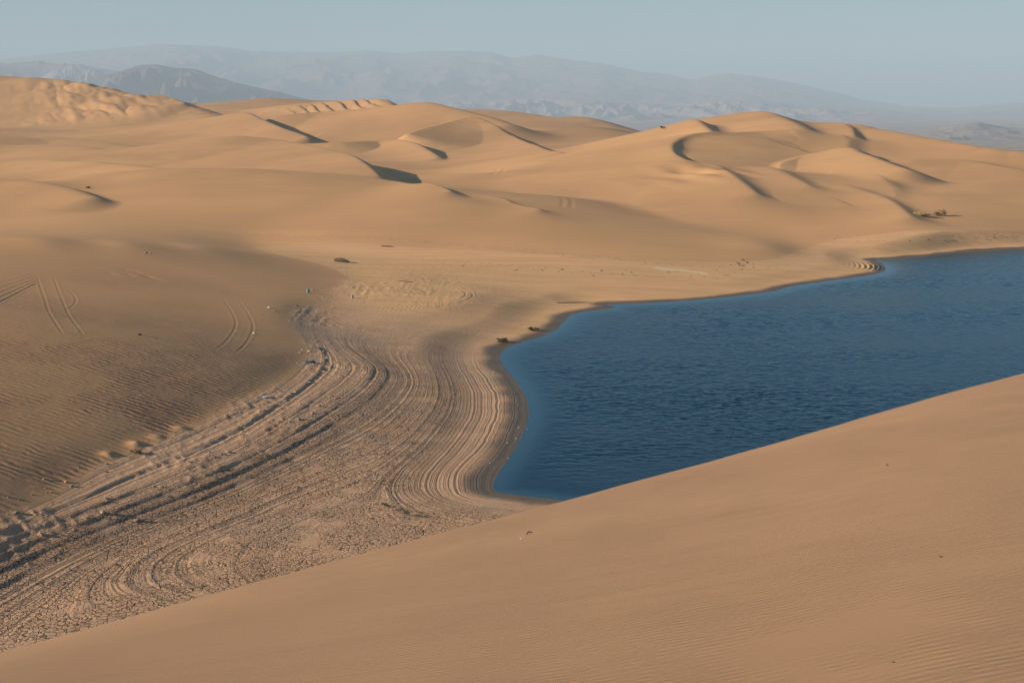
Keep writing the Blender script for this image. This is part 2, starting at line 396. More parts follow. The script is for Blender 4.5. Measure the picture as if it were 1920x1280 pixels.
# diagonal slips on the far striped dune
st_m = np.exp(-(((GA + .122) / .032) ** 4)) * sstep(1130, 1150, GY) * (1 - sstep(1200, 1215, GY))
qq = (GX * 1.0 + (GY - 1150) * .5 + 7 * fbm(GX / 40, GY / 60, 2)) / 11.0
GZ = GZ + st_m * 1.7 * (qq - np.floor(qq))
# wind flutes on the right massif
fl = np.exp(-(((GA - .135) / .03) ** 2)) * np.exp(-(((GY - 340) / 16) ** 2))
GZ = GZ + fl * .3 * np.sin((GX * .9 + GY * .35) / 1.35 + 2 * fbm(GX / 12, GY / 12, 2))

def surf_z(x, y):
    a = x / y; s = math.log(y)
    u = (a - ga[0]) / (ga[1] - ga[0]); v = (s - gs[0]) / (gs[1] - gs[0])
    i, j = int(np.clip(v, 0, NS - 2)), int(np.clip(u, 0, NA - 2)); fv, fu = v - i, u - j
    return float(GZ[i, j] * (1 - fv) * (1 - fu) + GZ[i + 1, j] * fv * (1 - fu) + GZ[i, j + 1] * (1 - fv) * fu + GZ[i + 1, j + 1] * fv * fu)
def on_ground(px, row):
    """march along the photograph's line of sight until it meets the ground"""
    a, t = ray(px, row); a = float(a); t = float(t)
    D = 50.0
    while D < 1700:
        if surf_z(a * D, D) >= H + t * D: break
        D *= 1.004
    lo, hi = D / 1.004, D
    for _ in range(20):
        m = (lo + hi) / 2
        if surf_z(a * m, m) >= H + t * m: hi = m
        else: lo = m
    return a * hi, hi, surf_z(a * hi, hi)

# wheel tracks pressed into the sand
def track(px, z, width=1.7, depth=.014, w=.1, twin=True):
    global GZ
    p = resample(px, 8)
    g = np.array([on_ground(*q) for q in p]); x, y = g[:, 0], g[:, 1]
    r0 = np.searchsorted(gs, math.log(max(y.min() - 4, 43))); r1 = np.searchsorted(gs, math.log(y.max() + 4))
    c0 = np.searchsorted(ga, (x / y).min() - .03); c1 = np.searchsorted(ga, (x / y).max() + .03)
    XX, YY = GX[r0:r1, c0:c1], GY[r0:r1, c0:c1]
    d, side, _, tt = polydist(XX, YY, np.stack([x, y], 1), False)
    L = tt.max(); fade = sstep(0, 2, tt) * (1 - sstep(L - 2, L, tt))
    offs = (-width / 2, width / 2) if twin else (0,)
    for o in offs:
        e = np.where(side > 0, d, -d) - o
        GZ[r0:r1, c0:c1] += fade * (-depth * np.exp(-(e / w) ** 2) + depth * .6 * np.exp(-((np.abs(e) - w * 2) / w) ** 2))
track([(432,560),(452,590),(458,615),(440,645),(418,660)], 5.4)
track([(85,520),(100,560),(112,590),(140,630)], 9.5)
track([(125,540),(142,560),(135,575),(110,585)], 10.5, twin=False)
track([(-60,500),(0,480),(60,462),(130,454)], 11.8)
for k in range(5):
    track([(-60,545 + k * 11),(0,530 + k * 9),(75,512 + k * 4)], 11.5, twin=False, depth=.03, w=.1)
track([(95,462),(108,470),(96,476)], 11.8, twin=False); track([(110,462),(122,471),(108,478)], 11.8, twin=False)
track([(270,468),(278,474),(268,478)], 9, twin=False, depth=.06)
track([(845,530),(862,538),(880,553),(852,566),(780,576),(700,584)], 2.0, width=.9, depth=.04)
track([(930,328),(938,320),(940,315)], 5.5, width=2.0, depth=.025, w=.5)
track([(1062,390),(1064,378),(1060,372)], 5.0, width=1.8, depth=.018, w=.4)

def pressed(px, row, z, rx, ry, depth, ang=0.0):
    """a shallow scoop or (negative depth) a small heap in the surface"""
    global GZ
    x, y, _ = on_ground(px, row)
    r0 = np.searchsorted(gs, math.log(max(y - ry * 4, 43))); r1 = np.searchsorted(gs, math.log(y + ry * 4))
    c0 = np.searchsorted(ga, (x - rx * 4) / y); c1 = np.searchsorted(ga, (x + rx * 4) / y)
    XX, YY = GX[r0:r1, c0:c1] - x, GY[r0:r1, c0:c1] - y
    u = XX * cos(ang) + YY * sin(ang); v = -XX * sin(ang) + YY * cos(ang)
    GZ[r0:r1, c0:c1] -= depth * np.exp(-(u / rx) ** 2 - (v / ry) ** 2)
for (px, row) in [(208,513),(243,516),(237,507),(255,510),(282,520),(295,524),(275,518)]:
    pressed(px, row, 9.0, .8, .25, .07, -.5)
for (px, row, s) in [(256,834,.38),(205,853,.3),(338,804,.28),(296,820,.2)]:
    pressed(px, row, 4.3, .5, .5, -s * .6)

# ------------------------------------------------------------------ mesh building
def grid_mesh(name, X, Y, Z, mat, attrs=None):
    n0, n1 = X.shape
    co = np.stack([X, Y, Z], -1).astype(np.float32).reshape(-1)
    idx = np.arange(n0 * n1, dtype=np.int32).reshape(n0, n1)
    q = np.stack([idx[:-1, :-1], idx[:-1, 1:], idx[1:, 1:], idx[1:, :-1]], -1).reshape(-1, 4)
    me = bpy.data.meshes.new(name)
    me.vertices.add(n0 * n1); me.vertices.foreach_set("co", co)
    me.loops.add(q.size); me.loops.foreach_set("vertex_index", q.reshape(-1))
    me.polygons.add(len(q)); me.polygons.foreach_set("loop_start", np.arange(0, q.size, 4, dtype=np.int32))
    me.polygons.foreach_set("loop_total", np.full(len(q), 4, dtype=np.int32))
    me.polygons.foreach_set("use_smooth", np.ones(len(q), dtype=bool))
    me.update(calc_edges=True)
    for k, v in (attrs or {}).items():
        at = me.attributes.new(k, 'FLOAT', 'POINT'); at.data.foreach_set("value", v.astype(np.float32).reshape(-1))
    me.materials.append(mat)
    ob = bpy.data.objects.new(name, me); scene.collection.objects.link(ob)
    return ob

class NT:
    def __init__(s, name):
        s.m = bpy.data.materials.new(name); s.m.use_nodes = True; s.t = s.m.node_tree; s.t.nodes.clear()
        s.out = s.t.nodes.new("ShaderNodeOutputMaterial")
    def n(s, ty, **kw):
        nd = s.t.nodes.new(ty)
        for k, v in kw.items():
            if k.startswith('i_'): s.set(nd.inputs[k[2:].replace('_', ' ')], v)
            else: setattr(nd, k, v)
        return nd
    def set(s, inp, v):
        if isinstance(v, bpy.types.NodeSocket): s.t.links.new(v, inp)
        elif isinstance(v, (tuple, list)) and len(v) == 3 and inp.type == 'RGBA': inp.default_value = (*v, 1)
        else: inp.default_value = v
    def math(s, op, a, b=0.0, c=0.0, clamp=False):
        nd = s.t.nodes.new("ShaderNodeMath"); nd.operation = op; nd.use_clamp = clamp
        s.set(nd.inputs[0], a); s.set(nd.inputs[1], b); s.set(nd.inputs[2], c)
        return nd.outputs[0]
    def mix(s, f, a, b):
        nd = s.t.nodes.new("ShaderNodeMix"); nd.data_type = 'RGBA'
        s.set(nd.inputs[0], f); s.set(nd.inputs[6], a); s.set(nd.inputs[7], b)
        return nd.outputs[2]
    def ramp(s, v, a, b):
        nd = s.t.nodes.new("ShaderNodeMapRange"); nd.interpolation_type = 'SMOOTHSTEP'
        s.set(nd.inputs[0], v); nd.inputs[1].default_value = a; nd.inputs[2].default_value = b
        return nd.outputs[0]
    def attr(s, name):
        return s.n("ShaderNodeAttribute", attribute_name=name).outputs['Fac']
    def pos(s):
        return s.n("ShaderNodeNewGeometry").outputs['Position']
    def mapping(s, v, rot=(0, 0, 0), sc=(1, 1, 1), loc=(0, 0, 0)):
        nd = s.n("ShaderNodeMapping"); s.set(nd.inputs['Vector'], v); nd.inputs['Rotation'].default_value = rot
        nd.inputs['Scale'].default_value = sc; nd.inputs['Location'].default_value = loc
        return nd.outputs[0]
    def noise(s, v, scale, det=3, rough=.5, dist=0.0):
        nd = s.n("ShaderNodeTexNoise"); s.set(nd.inputs['Vector'], v); nd.inputs['Scale'].default_value = scale
        nd.inputs['Detail'].default_value = det; nd.inputs['Roughness'].default_value = rough; nd.inputs['Distortion'].default_value = dist
        return nd.outputs['Fac']
    def wave(s, v, scale, dist, det=2, dscale=1.0, prof='SIN', direction='Y'):
        nd = s.n("ShaderNodeTexWave", wave_type='BANDS', bands_direction=direction, wave_profile=prof)
        s.set(nd.inputs['Vector'], v); nd.inputs['Scale'].default_value = scale; nd.inputs['Distortion'].default_value = dist
        nd.inputs['Detail'].default_value = det; nd.inputs['Detail Scale'].default_value = dscale
        return nd.outputs['Fac']
    def bump(s, h, dist, strength=1.0, normal=None):
        nd = s.n("ShaderNodeBump"); s.set(nd.inputs['Height'], h); nd.inputs['Distance'].default_value = dist
        s.set(nd.inputs['Strength'], strength)
        if normal is not None: s.set(nd.inputs['Normal'], normal)
        return nd.outputs[0]
    def principled(s, col, rough, normal=None, spec=.2, **kw):
        b = s.n("ShaderNodeBsdfPrincipled"); s.set(b.inputs['Base Color'], col); s.set(b.inputs['Roughness'], rough)
        s.set(b.inputs['Specular IOR Level'], spec)
        if normal is not None: s.set(b.inputs['Normal'], normal)
        s.t.links.new(b.outputs[0], s.out.inputs[0])
        return b

SAND_A = (.70, .385, .175); SAND_B = (.60, .33, .152)
def ground_material():
    t = NT("sand and dry lake bed")
    P = t.pos()
    mud = t.attr('mud'); beach = t.attr('beach'); wet = t.attr('wet'); rip = t.attr('ripple'); crk = t.attr('crack')
    big = t.noise(P, .02, 4, .55); mid = t.noise(P, .35, 4, .6); fine = t.noise(P, 6, 3, .6)
    sand = t.mix(t.ramp(big, .35, .65), SAND_A, SAND_B)
    sand = t.mix(t.math('MULTIPLY', t.ramp(t.noise(t.mapping(P, sc=(.03, .12, .1)), 1, 4, .6), .45, .75), .35), sand, (.53, .30, .155))
    mudc = t.mix(t.ramp(mid, .3, .7), (.53, .315, .18), (.64, .385, .225))
    mudc = t.mix(t.math('MULTIPLY', t.ramp(t.noise(P, .12, 5, .65), .45, .65), .5), mudc, (.46, .31, .205))
    mudc = t.mix(t.math('MULTIPLY', t.ramp(fine, .5, .75), .4), mudc, (.30, .21, .14))
    sand = t.mix(t.math('MULTIPLY', rip, .8, clamp=True), sand, t.mix(t.ramp(mid, .3, .7), (.50, .26, .135), (.42, .218, .114)))
    # cracks of the dried mud
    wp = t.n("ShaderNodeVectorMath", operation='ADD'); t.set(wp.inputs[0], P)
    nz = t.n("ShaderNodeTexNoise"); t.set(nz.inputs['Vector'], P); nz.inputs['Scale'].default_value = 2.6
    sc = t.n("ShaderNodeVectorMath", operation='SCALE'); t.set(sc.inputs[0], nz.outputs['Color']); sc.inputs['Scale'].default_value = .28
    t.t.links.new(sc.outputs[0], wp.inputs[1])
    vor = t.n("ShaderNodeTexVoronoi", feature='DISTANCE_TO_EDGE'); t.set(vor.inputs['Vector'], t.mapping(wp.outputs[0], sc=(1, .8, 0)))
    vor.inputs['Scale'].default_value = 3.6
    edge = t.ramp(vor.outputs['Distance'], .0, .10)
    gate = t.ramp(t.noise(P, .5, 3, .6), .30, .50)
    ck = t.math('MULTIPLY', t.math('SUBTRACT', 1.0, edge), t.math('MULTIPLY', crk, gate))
    mudc = t.mix(t.math('MULTIPLY', ck, .9), mudc, (.10, .07, .05))  # shade down in the cracks painted into the colour, with moist soil tone
    mudc = t.mix(beach, mudc, t.mix(t.ramp(t.noise(t.mapping(P, sc=(.06, .5, 1)), 1, 4, .65), .35, .65), (.78, .45, .215), (.68, .385, .185)))
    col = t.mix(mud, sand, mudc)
    col = t.mix(t.math('MULTIPLY', t.attr('salt'), .75), col, (.85, .66, .42))
    dots = t.ramp(t.noise(P, 1.6, 5, .75), .52, .66)
    col = t.mix(t.math('MULTIPLY', t.math('MULTIPLY', t.attr('wrack'), dots), .75), col, (.22, .13, .075))
    wetc = t.mix(t.ramp(mid, .3, .7), (.13, .088, .055), (.17, .115, .07))
    col = t.mix(wet, col, wetc)
    # relief
    nrm = t.bump(t.noise(P, 3.0, 4, .65), .06, t.math('ADD', .12, t.math('MULTIPLY', mud, .55)))
    rw = t.wave(t.mapping(P, rot=(0, 0, radians(14))), .46, 5, 3, 1.2)
    rw = t.math('MULTIPLY', rw, t.ramp(t.noise(P, .35, 3, .5), .3, .6))
    nrm = t.bump(rw, .11, t.math('MULTIPLY', rip, .5), nrm)
    nrm = t.bump(edge, .10, t.math('MULTIPLY', crk, t.math('MULTIPLY', gate, .8)), nrm)
    z = t.n("ShaderNodeSeparateXYZ"); t.set(z.inputs[0], P)
    lines = t.n("ShaderNodeTexNoise", noise_dimensions='1D')
    t.set(lines.inputs['W'], t.math('ADD', t.attr('bed'), t.math('MULTIPLY', t.noise(P, .2, 3, .5), .04)))
    lines.inputs['Scale'].default_value = 22; lines.inputs['Detail'].default_value = 3; lines.inputs['Roughness'].default_value = .7
    nrm = t.bump(lines.outputs['Fac'], .35, t.math('MULTIPLY', t.attr('linem'), .4), nrm)
    t.principled(col, t.math('SUBTRACT', .9, t.math('MULTIPLY', wet, .45)), nrm, .15)
    return t.m

ripple = sstep(1.0, -1.5, bsd) * (1 - sstep(150, 195, GY)) * (.3 + .9 * sstep(-.3, .3, fbm(GX / 18, GY / 18, 2))) * (1.15 - .8 * sstep(95, 140, GY)) * (GA < .02)
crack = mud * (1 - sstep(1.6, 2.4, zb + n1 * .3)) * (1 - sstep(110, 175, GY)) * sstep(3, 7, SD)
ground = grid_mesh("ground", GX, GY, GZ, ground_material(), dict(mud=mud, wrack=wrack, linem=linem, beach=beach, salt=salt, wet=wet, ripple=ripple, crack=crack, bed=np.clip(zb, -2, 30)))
ground['kind'] = 'structure'

# ------------------------------------------------------------------ the lake
def water_material():
    t = NT("lake water")
    P = t.pos(); sh = t.attr('shore')
    w2 = t.noise(t.mapping(P, rot=(0, 0, radians(8)), sc=(.8, 1.6, 1)), 4.0, 3, .6)
    n = t.bump(w2, .04, t.math('ADD', .1, t.math('MULTIPLY', t.ramp(sh, 0.5, 7.0), .5)))
    col = t.mix(t.ramp(sh, 0, 2.5), (.03, .08, .12), (.003, .026, .050))
    d = t.n("ShaderNodeBsdfDiffuse"); t.set(d.inputs['Color'], col); t.set(d.inputs['Normal'], n)
    g = t.n("ShaderNodeBsdfGlossy"); g.inputs['Color'].default_value = (.62, .85, 1, 1); g.inputs['Roughness'].default_value = .07; t.set(g.inputs['Normal'], n)
    fr = t.n("ShaderNodeFresnel"); fr.inputs['IOR'].default_value = 1.33; t.set(fr.inputs['Normal'], n)
    mx = t.n("ShaderNodeMixShader"); t.set(mx.inputs[0], t.math('MULTIPLY', fr.outputs[0], .75))
    t.t.links.new(d.outputs[0], mx.inputs[1]); t.t.links.new(g.outputs[0], mx.inputs[2]); t.t.links.new(mx.outputs[0], t.out.inputs[0])
    return t.m
wa = np.linspace(-.1, .56, 520); ws = np.linspace(math.log(78.0), math.log(300.0), 1000)
WA, WS = np.meshgrid(wa, ws); WY = np.exp(WS); WX = WA * WY
wsd, _ = shore_sd(WX, WY)
wx_, wy_ = WX * cos(.10) - WY * sin(.10), WX * sin(.10) + WY * cos(.10)
patch = np.clip(.75 + .9 * fbm(WX / 40, WY / 16, 3), .35, 1.4)
shel = sstep(-.4, -4.5, wsd) * (.25 + .75 * sstep(92, 104, WY - .25 * WX))
WZ = shel * patch * (.058 * fbm(wx_ / 1.1, wy_ / .55, 3, .6) + .025 * fbm(wx_ / 3.2 + 3, wy_ / 1.6, 2)) + .004 * fbm(WX / .8, WY / .5, 2) * sstep(0, -2, wsd)
water = grid_mesh("lake_water", WX, WY, WZ, water_material(), dict(shore=-wsd))
water['kind'] = 'structure'

# ------------------------------------------------------------------ the dune the camera stands on
H0 = 3.4
BROW = np.array([(-500,1345),(-200,1275),(0,1222),(200,1168),(400,1112),(600,1058),(800,1005),(960,964),(1060,938),(1200,900),(1400,846),(1600,788),(1760,742),(1920,700),(2100,660),(2400,610)], float)
bp = resample(BROW, 8)
ba, bt = ray(bp[:, 0], bp[:, 1]); bt = -bt
fx = np.linspace(-34, 60, 620); fy = np.concatenate([np.linspace(-14, 3, 30)[:-1], np.geomspace(3, 110, 700)])
FX, FY = np.meshgrid(fx, fy)
fa = np.clip(FX / np.maximum(FY, 4.0), -.60, .58)
T = np.interp(fa, ba, bt); DB = 31 + 30 * fa + 8 * fa * fa
bb = -H0 / DB ** 2; a_ = -T + 2 * H0 / DB
FD = FY
FZ = -H0 + a_ * FD + bb * FD ** 2
# past the brow the slope steepens to the angle of repose
e = np.maximum(FD - DB, 0)
FZb = -T * DB - T * e - np.minimum(.022 * e * e, .25 * e)
FZ = np.where(FD > DB, FZb, FZ) + H
FZ = FZ + .05 * fbm(FX / 6, FY / 9, 2) * sstep(2, 8, FY) * (1 - sstep(14, 20, FY))
FZ = FZ + .02 * fbm(FX / 1.7, FY / 2.4, 3) * sstep(14, 20, FY)
def fore_material():
    t = NT("wind rippled sand")
    P = t.pos()
    big = t.noise(P, .09, 4, .6)
    col = t.mix(t.ramp(big, .35, .65), (.42, .248, .140), (.375, .218, .123))
    col = t.mix(t.math('MULTIPLY', t.ramp(t.noise(P, 260, 2, .7), .55, .8), .35), col, (.28, .19, .13))
    col = t.mix(t.math('MULTIPLY', t.ramp(t.noise(t.mapping(P, rot=(0, 0, radians(-10)), sc=(.25, 3.2, 1)), 1.1, 5, .7), .45, .7), .3), col, (.31, .185, .11))
    z = t.n("ShaderNodeSeparateXYZ"); t.set(z.inputs[0], P)
    fade = t.math('MULTIPLY', t.ramp(z.outputs[1], 24, 9), t.math('ADD', .45, t.math('MULTIPLY', t.ramp(z.outputs[0], -3, 2.5), .75)))
    w = t.wave(t.mapping(P, rot=(0, 0, radians(-12))), 3.1, 4.5, 3, .5)
    w = t.math('MULTIPLY', w, t.ramp(t.noise(t.mapping(P, sc=(.5, 1.2, 1)), .8, 3, .5), .25, .6))
    n = t.bump(t.noise(P, 90, 3, .7), .006, .5)
    n = t.bump(w, .013, fade, n)
    t.principled(col, .9, n, .12)
    return t.m
foredune = grid_mesh("sand_dune", FX, FY, FZ, fore_material())
foredune['kind'] = 'structure'

# ------------------------------------------------------------------ plain and mountains beyond the dunes
def rock_material(name, c1, c2):
    t = NT(name); P = t.pos()
    n = t.noise(P, .004, 6, .65)
    g = t.n("ShaderNodeNewGeometry"); s = t.n("ShaderNodeSeparateXYZ"); t.set(s.inputs[0], g.outputs['Normal'])
    col = t.mix(t.ramp(n, .35, .65), c1, c2)
    nr = t.bump(t.noise(P, .012, 5, .7), 18, .6)
    t.principled(col, .95, nr, .1)
    return t.m
def plain_z(D):
    return np.interp(D, [1500, 1790, 2500, 3500, 5000, 16000, 60000], [-35, -46, -75, -105, -125, -150, -200])
pa = np.linspace(-.75, .75, 500); ps = np.linspace(math.log(1760.0), math.log(60000.0), 460)
PA, PS = np.meshgrid(pa, ps); PY = np.exp(PS); PX = PA * PY
PZ_ = plain_z(PY) + sstep(1850, 2600, PY) * (9 * fbm(PX / 420, PY / 600, 5) + 5 * np.clip(ridged(PX / 260, PY / 260, 4) - .9, 0, 1))
PZ_[0] = np.interp(PA[0], ga, GZ[-12]) - 1.0
plain = grid_mesh("desert_plain", PX, PY, PZ_, rock_material("desert plain", (.34, .25, .19), (.46, .34, .25)))
plain['kind'] = 'structure'

def mountain(name, sky, Dc, foot, back, rough, ns, mat, seed=0.0, na=700, wav=900.0, gul=.35):
    """a range whose crest, seen from the camera, passes the given pixels; foot and back are its depth to either side"""
    s = np.array(sky, float); a, t = ray(s[:, 0], s[:, 1])
    A = np.linspace(a[0], a[-1], na); T = np.interp(A, a, t)
    V = np.linspace(-1, 1, ns)
    AA, VV = np.meshgrid(A, V)
    D = np.where(VV < 0, Dc + VV * foot, Dc + VV * back)
    X = AA * D; Y = D
    zc = H + T[None] * Dc
    zp = plain_z(D) - 6
    n = ridged(X / wav + seed, Y / wav * .8 + seed, 6)
    n2 = fbm(X / (wav * .8) - seed, Y / (wav * .8), 4)
    prof = np.clip(1 - np.abs(VV) ** 1.15, 0, 1)
    # gullies bite into the flanks, never into the crest
    z = zp + (zc - zp) * np.clip(prof + (n - 1.05) * gul * (1 - prof) * prof * 3.2 + n2 * .25 * prof * (1 - prof), 0, 1.0)
    z = z + rough * fbm(X / 110 + seed, Y / 110, 4) * prof
    ob = grid_mesh(name, X, Y, z, mat)
    ob['kind'] = 'structure'
    return ob
m_far = rock_material("far range rock", (.20, .145, .125), (.25, .18, .15))
m_dark = rock_material("dark hill rock", (.10, .075, .075), (.15, .11, .10))
m_pale = rock_material("pale rock and sand", (.28, .21, .18), (.40, .30, .25))
mountain("mountains", [(-900,150),(-500,120),(-200,116),(0,112),(100,101),(200,93),(290,83),(350,85),(420,88),(470,97),(560,98),(640,99),(690,95),(750,101),(790,97),(870,96),(920,98),(960,110),(1010,104),(1060,112),(1130,120),(1200,135),(1260,141),(1292,151),(1330,143),(1370,138),(1410,143),(1450,149),(1500,159),(1560,172),(1620,188),(1700,200),(1800,203),(1870,196),(1960,192),(2200,200),(2700,205)], 24000, 8000, 5000, 22, 300, m_far, 3.1, 1100, 1500, .16)
mountain("foothills", [(500,222),(700,206),(860,190),(960,186),(1060,184),(1150,190),(1250,196),(1330,188),(1450,192),(1600,205),(1750,216),(1900,226),(2300,232),(2700,240)], 16500, 4800, 4000, 16, 260, m_pale, 9.7, 1200, 760, .5)
mountain("foothills", [(-700,125),(-300,118),(0,119),(60,116),(130,122),(200,130),(330,150),(480,180),(640,215)], 15500, 4200, 2400, 16, 200, m_far, 5.2, 600, 1100, .5)
mountain("foothills", [(40,165),(100,132),(135,124),(165,126),(200,140),(260,160),(330,185),(400,200)], 14000, 2400, 2400, 12, 160, m_pale, 2.2, 400, 650, .5)
mountain("foothills", [(60,190),(150,158),(195,142),(240,131),(262,124),(292,121),(320,127),(368,130),(400,143),(440,155),(520,172),(560,183),(640,200)], 11500, 2400, 2900, 9, 240, m_dark, 7.7, 600, 650, .4)
mountain("foothills", [(1640,262),(1720,250),(1780,240),(1810,233),(1835,231),(1860,235),(1910,243),(1990,240),(2100,250),(2300,262)], 6500, 1400, 1400, 8, 200, m_pale, 4.4, 500, 460, .5)


# ------------------------------------------------------------------ small things lying about
def link(name, me, parent=None, mat=None):
    if mat is not None and not me.materials: me.materials.append(mat)
    o = bpy.data.objects.new(name, me); scene.collection.objects.link(o)
    if parent is not None: o.parent = parent
    return o
def tag(o, label, cat, group=None):
    o['label'] = label; o['category'] = cat
    if group: o['group'] = group
    return o
def empty(name, loc, rz=0.0):
    o = bpy.data.objects.new(name, None); scene.collection.objects.link(o)
    o.empty_display_size = .2; o.location = loc; o.rotation_euler = (0, 0, rz); return o
def mesh_from(name, V, Fc, smooth=True):
    me = bpy.data.meshes.new(name); me.from_pydata([tuple(v) for v in V], [], [tuple(f) for f in Fc]); me.update()
    if smooth: me.polygons.foreach_set("use_smooth", [True] * len(me.polygons))
    return me
def simple_mat(name, c1, c2, rough=.85, scale=8.0, spec=.2, bump=.02):
    t = NT(name); tc = t.n("ShaderNodeTexCoord").outputs['Object']
    nz = t.noise(tc, scale, 4, .6)
    t.principled(t.mix(t.ramp(nz, .35, .65), c1, c2), rough, t.bump(nz, bump), spec); return t.m
def blob(seed, sx, sy, sz, rough=.35, lev=3):
    """an irregular lump: subdivided icosahedron pushed about by noise, flattened below"""
    import bmesh
    bm = bmesh.new(); bmesh.ops.create_icosphere(bm, subdivisions=lev, radius=1.0)
    for v in bm.verts:
        p = np.array(v.co)
        n = float(perlin(np.array([p[0] * 1.3 + seed * 7.1 + p[2]]), np.array([p[1] * 1.3 - seed * 3.7 + p[2] * .7]))[0])
        n2 = float(perlin(np.array([p[0] * 3.1 + seed * 2.3 + p[2] * 2]), np.array([p[1] * 3.1 + seed * 5.7 - p[2]]))[0])
        k = 1 + rough * (1.6 * n + .7 * n2)
        v.co = (p[0] * sx * k, p[1] * sy * k, max(p[2], -.45) * sz * k)
    me = bpy.data.meshes.new("lump"); bm.to_mesh(me); bm.free()
    me.polygons.foreach_set("use_smooth", [lev > 2] * len(me.polygons)); return me
def tube(pts, radii, n=6):
    pts = np.array(pts, float); V = []; Fc = []
    for i, p in enumerate(pts):
        d = pts[min(i + 1, len(pts) - 1)] - pts[max(i - 1, 0)]; d = d / (np.linalg.norm(d) + 1e-9)
        u = np.cross(d, (0, 0, 1) if abs(d[2]) < .9 else (1, 0, 0)); u /= np.linalg.norm(u); w = np.cross(d, u)
        for k in range(n):
            an = 2 * math.pi * k / n; V.append(p + radii[i] * (cos(an) * u + sin(an) * w))
    for i in range(len(pts) - 1):
        for k in range(n): Fc.append((i * n + k, i * n + (k + 1) % n, (i + 1) * n + (k + 1) % n, (i + 1) * n + k))
    Fc.append(tuple(range(n))[::-1]); Fc.append(tuple((len(pts) - 1) * n + k for k in range(n)))
    return V, Fc
class Acc:
    def __init__(s): s.V = []; s.F = []
    def add(s, V, Fc):
        b = len(s.V); s.V += [tuple(v) for v in V]; s.F += [tuple(i + b for i in f) for f in Fc]
    def mesh(s, name, smooth=True): return mesh_from(name, s.V, s.F, smooth)

M_twig = simple_mat("dry twig bark", (.20, .13, .075), (.32, .22, .13))
M_leaf_dry = simple_mat("dry tan foliage", (.66, .45, .22), (.46, .29, .12), scale=3)
M_leaf_dark = simple_mat("dark brown green foliage", (.30, .19, .08), (.42, .27, .12), scale=3)
M_leaf_black = simple_mat("dark green shrub foliage", (.035, .04, .022), (.07, .07, .035), scale=3)
M_leaf_green = simple_mat("olive foliage", (.09, .11, .03), (.15, .15, .05), scale=3)
M_clod = simple_mat("dried mud clod", (.40, .27, .17), (.30, .20, .13), scale=5)
M_dark = simple_mat("dark weathered wood", (.06, .045, .035), (.12, .09, .065), scale=6)
M_white = simple_mat("sun bleached plastic", (.80, .79, .75), (.68, .66, .61), .5, 5, .4)
M_teal = simple_mat("faded turquoise plastic", (.10, .42, .42), (.16, .50, .49), .4, 4, .5)
M_blue = simple_mat("faded blue cloth", (.03, .10, .17), (.05, .14, .22), .8, 4)
M_grey = simple_mat("grey tin", (.32, .31, .32), (.45, .43, .42), .45, 9, .5)

def bush(name, loc, size, height, leafmat, n_br, n_leaf, seed, lean=(0, 0), leaf=.05, name_top='foliage'):
    """branches fan out of one root and carry many small leaf faces"""
    r = random.Random(seed); root = empty(name, loc)
    br = Acc(); lf = Acc(); tips = []
    for i in range(n_br):
        an = r.uniform(0, 2 * math.pi); L = r.uniform(.55, 1.0)
        ex = size * .5 * L * cos(an) + lean[0] * L; ey = size * .5 * L * sin(an) * .8 + lean[1] * L; ez = height * r.uniform(.25, 1.0) * (1 - .35 * L * L)
        p = [(0, 0, -.08), (ex * .35 + r.uniform(-.05, .05), ey * .35, ez * .55), (ex * .75, ey * .75, ez * .9), (ex, ey, ez)]
        br.add(*tube(p, [.02 * size, .013 * size, .007 * size, .003 * size], 5))
        for k in range(3):
            t = r.uniform(.35, .95); b = np.array(p[1]) * (1 - t) + np.array(p[3]) * t
            q = b + np.array([r.uniform(-.16, .16) * size, r.uniform(-.16, .16) * size, r.uniform(-.02, .16) * height])
            br.add(*tube([b, (b + q) / 2 + np.array([0, 0, .02]), q], [.006 * size, .004 * size, .002 * size], 4)); tips.append(q)
        tips.append(np.array(p[3])); tips.append(np.array(p[2]))
    for k in range(n_leaf):
        c = tips[r.randrange(len(tips))] + np.array([r.gauss(0, .05) * size, r.gauss(0, .05) * size, r.gauss(0, .05) * height])
        c[2] = max(c[2], .01)
        u = np.array([r.gauss(0, 1), r.gauss(0, 1), r.gauss(0, .6)]); u /= np.linalg.norm(u) + 1e-6
        w = np.cross(u, (r.gauss(0, 1), r.gauss(0, 1), r.gauss(0, 1))); w /= np.linalg.norm(w) + 1e-6
        a = leaf * r.uniform(.6, 1.5); b = a * .45
        lf.add([c - u * a, c + w * b, c + u * a, c - w * b], [(0, 1, 2, 3)])
    link('branches', br.mesh('branches'), root, M_twig)
    link(name_top, lf.mesh(name_top, False), root, leafmat)
    return root

p = on_ground(1729, 405)
tag(bush('dry_bush', (p[0], p[1], p[2] - .05), 3.6, 1.1, M_leaf_dry, 26, 2600, 3, leaf=.07), "pale tan sprawling dry bush on the sand beyond the lake, beside a darker one", "bush")
p = on_ground(1762, 405)
tag(bush('dry_bush', (p[0], p[1], p[2] - .05), 2.6, 1.35, M_leaf_dark, 24, 2600, 4, leaf=.07), "rounded brown bush at the right end of the pale dry bush beyond the lake", "bush")
p = on_ground(998, 620)
tag(bush('shore_shrub', p, 1.3, .55, M_leaf_black, 14, 1500, 5, (.15, .1), leaf=.04), "dark V shaped shrub nearest the water on the inner beach", "shrub")
p = on_ground(938, 641)
tag(bush('shore_shrub', p, 1.3, .5, M_leaf_black, 16, 1500, 6, (.2, 0), leaf=.04), "dark ragged shrub above the bend of the shoreline, lower left of the other shore shrub", "shrub")
p = on_ground(264, 629)
tag(bush('desert_shrub', p, .42, .25, M_leaf_green, 9, 500, 7, leaf=.025), "tiny green tuft at the foot of the rippled hollow on the left slope", "shrub")
p = on_ground(255, 850)
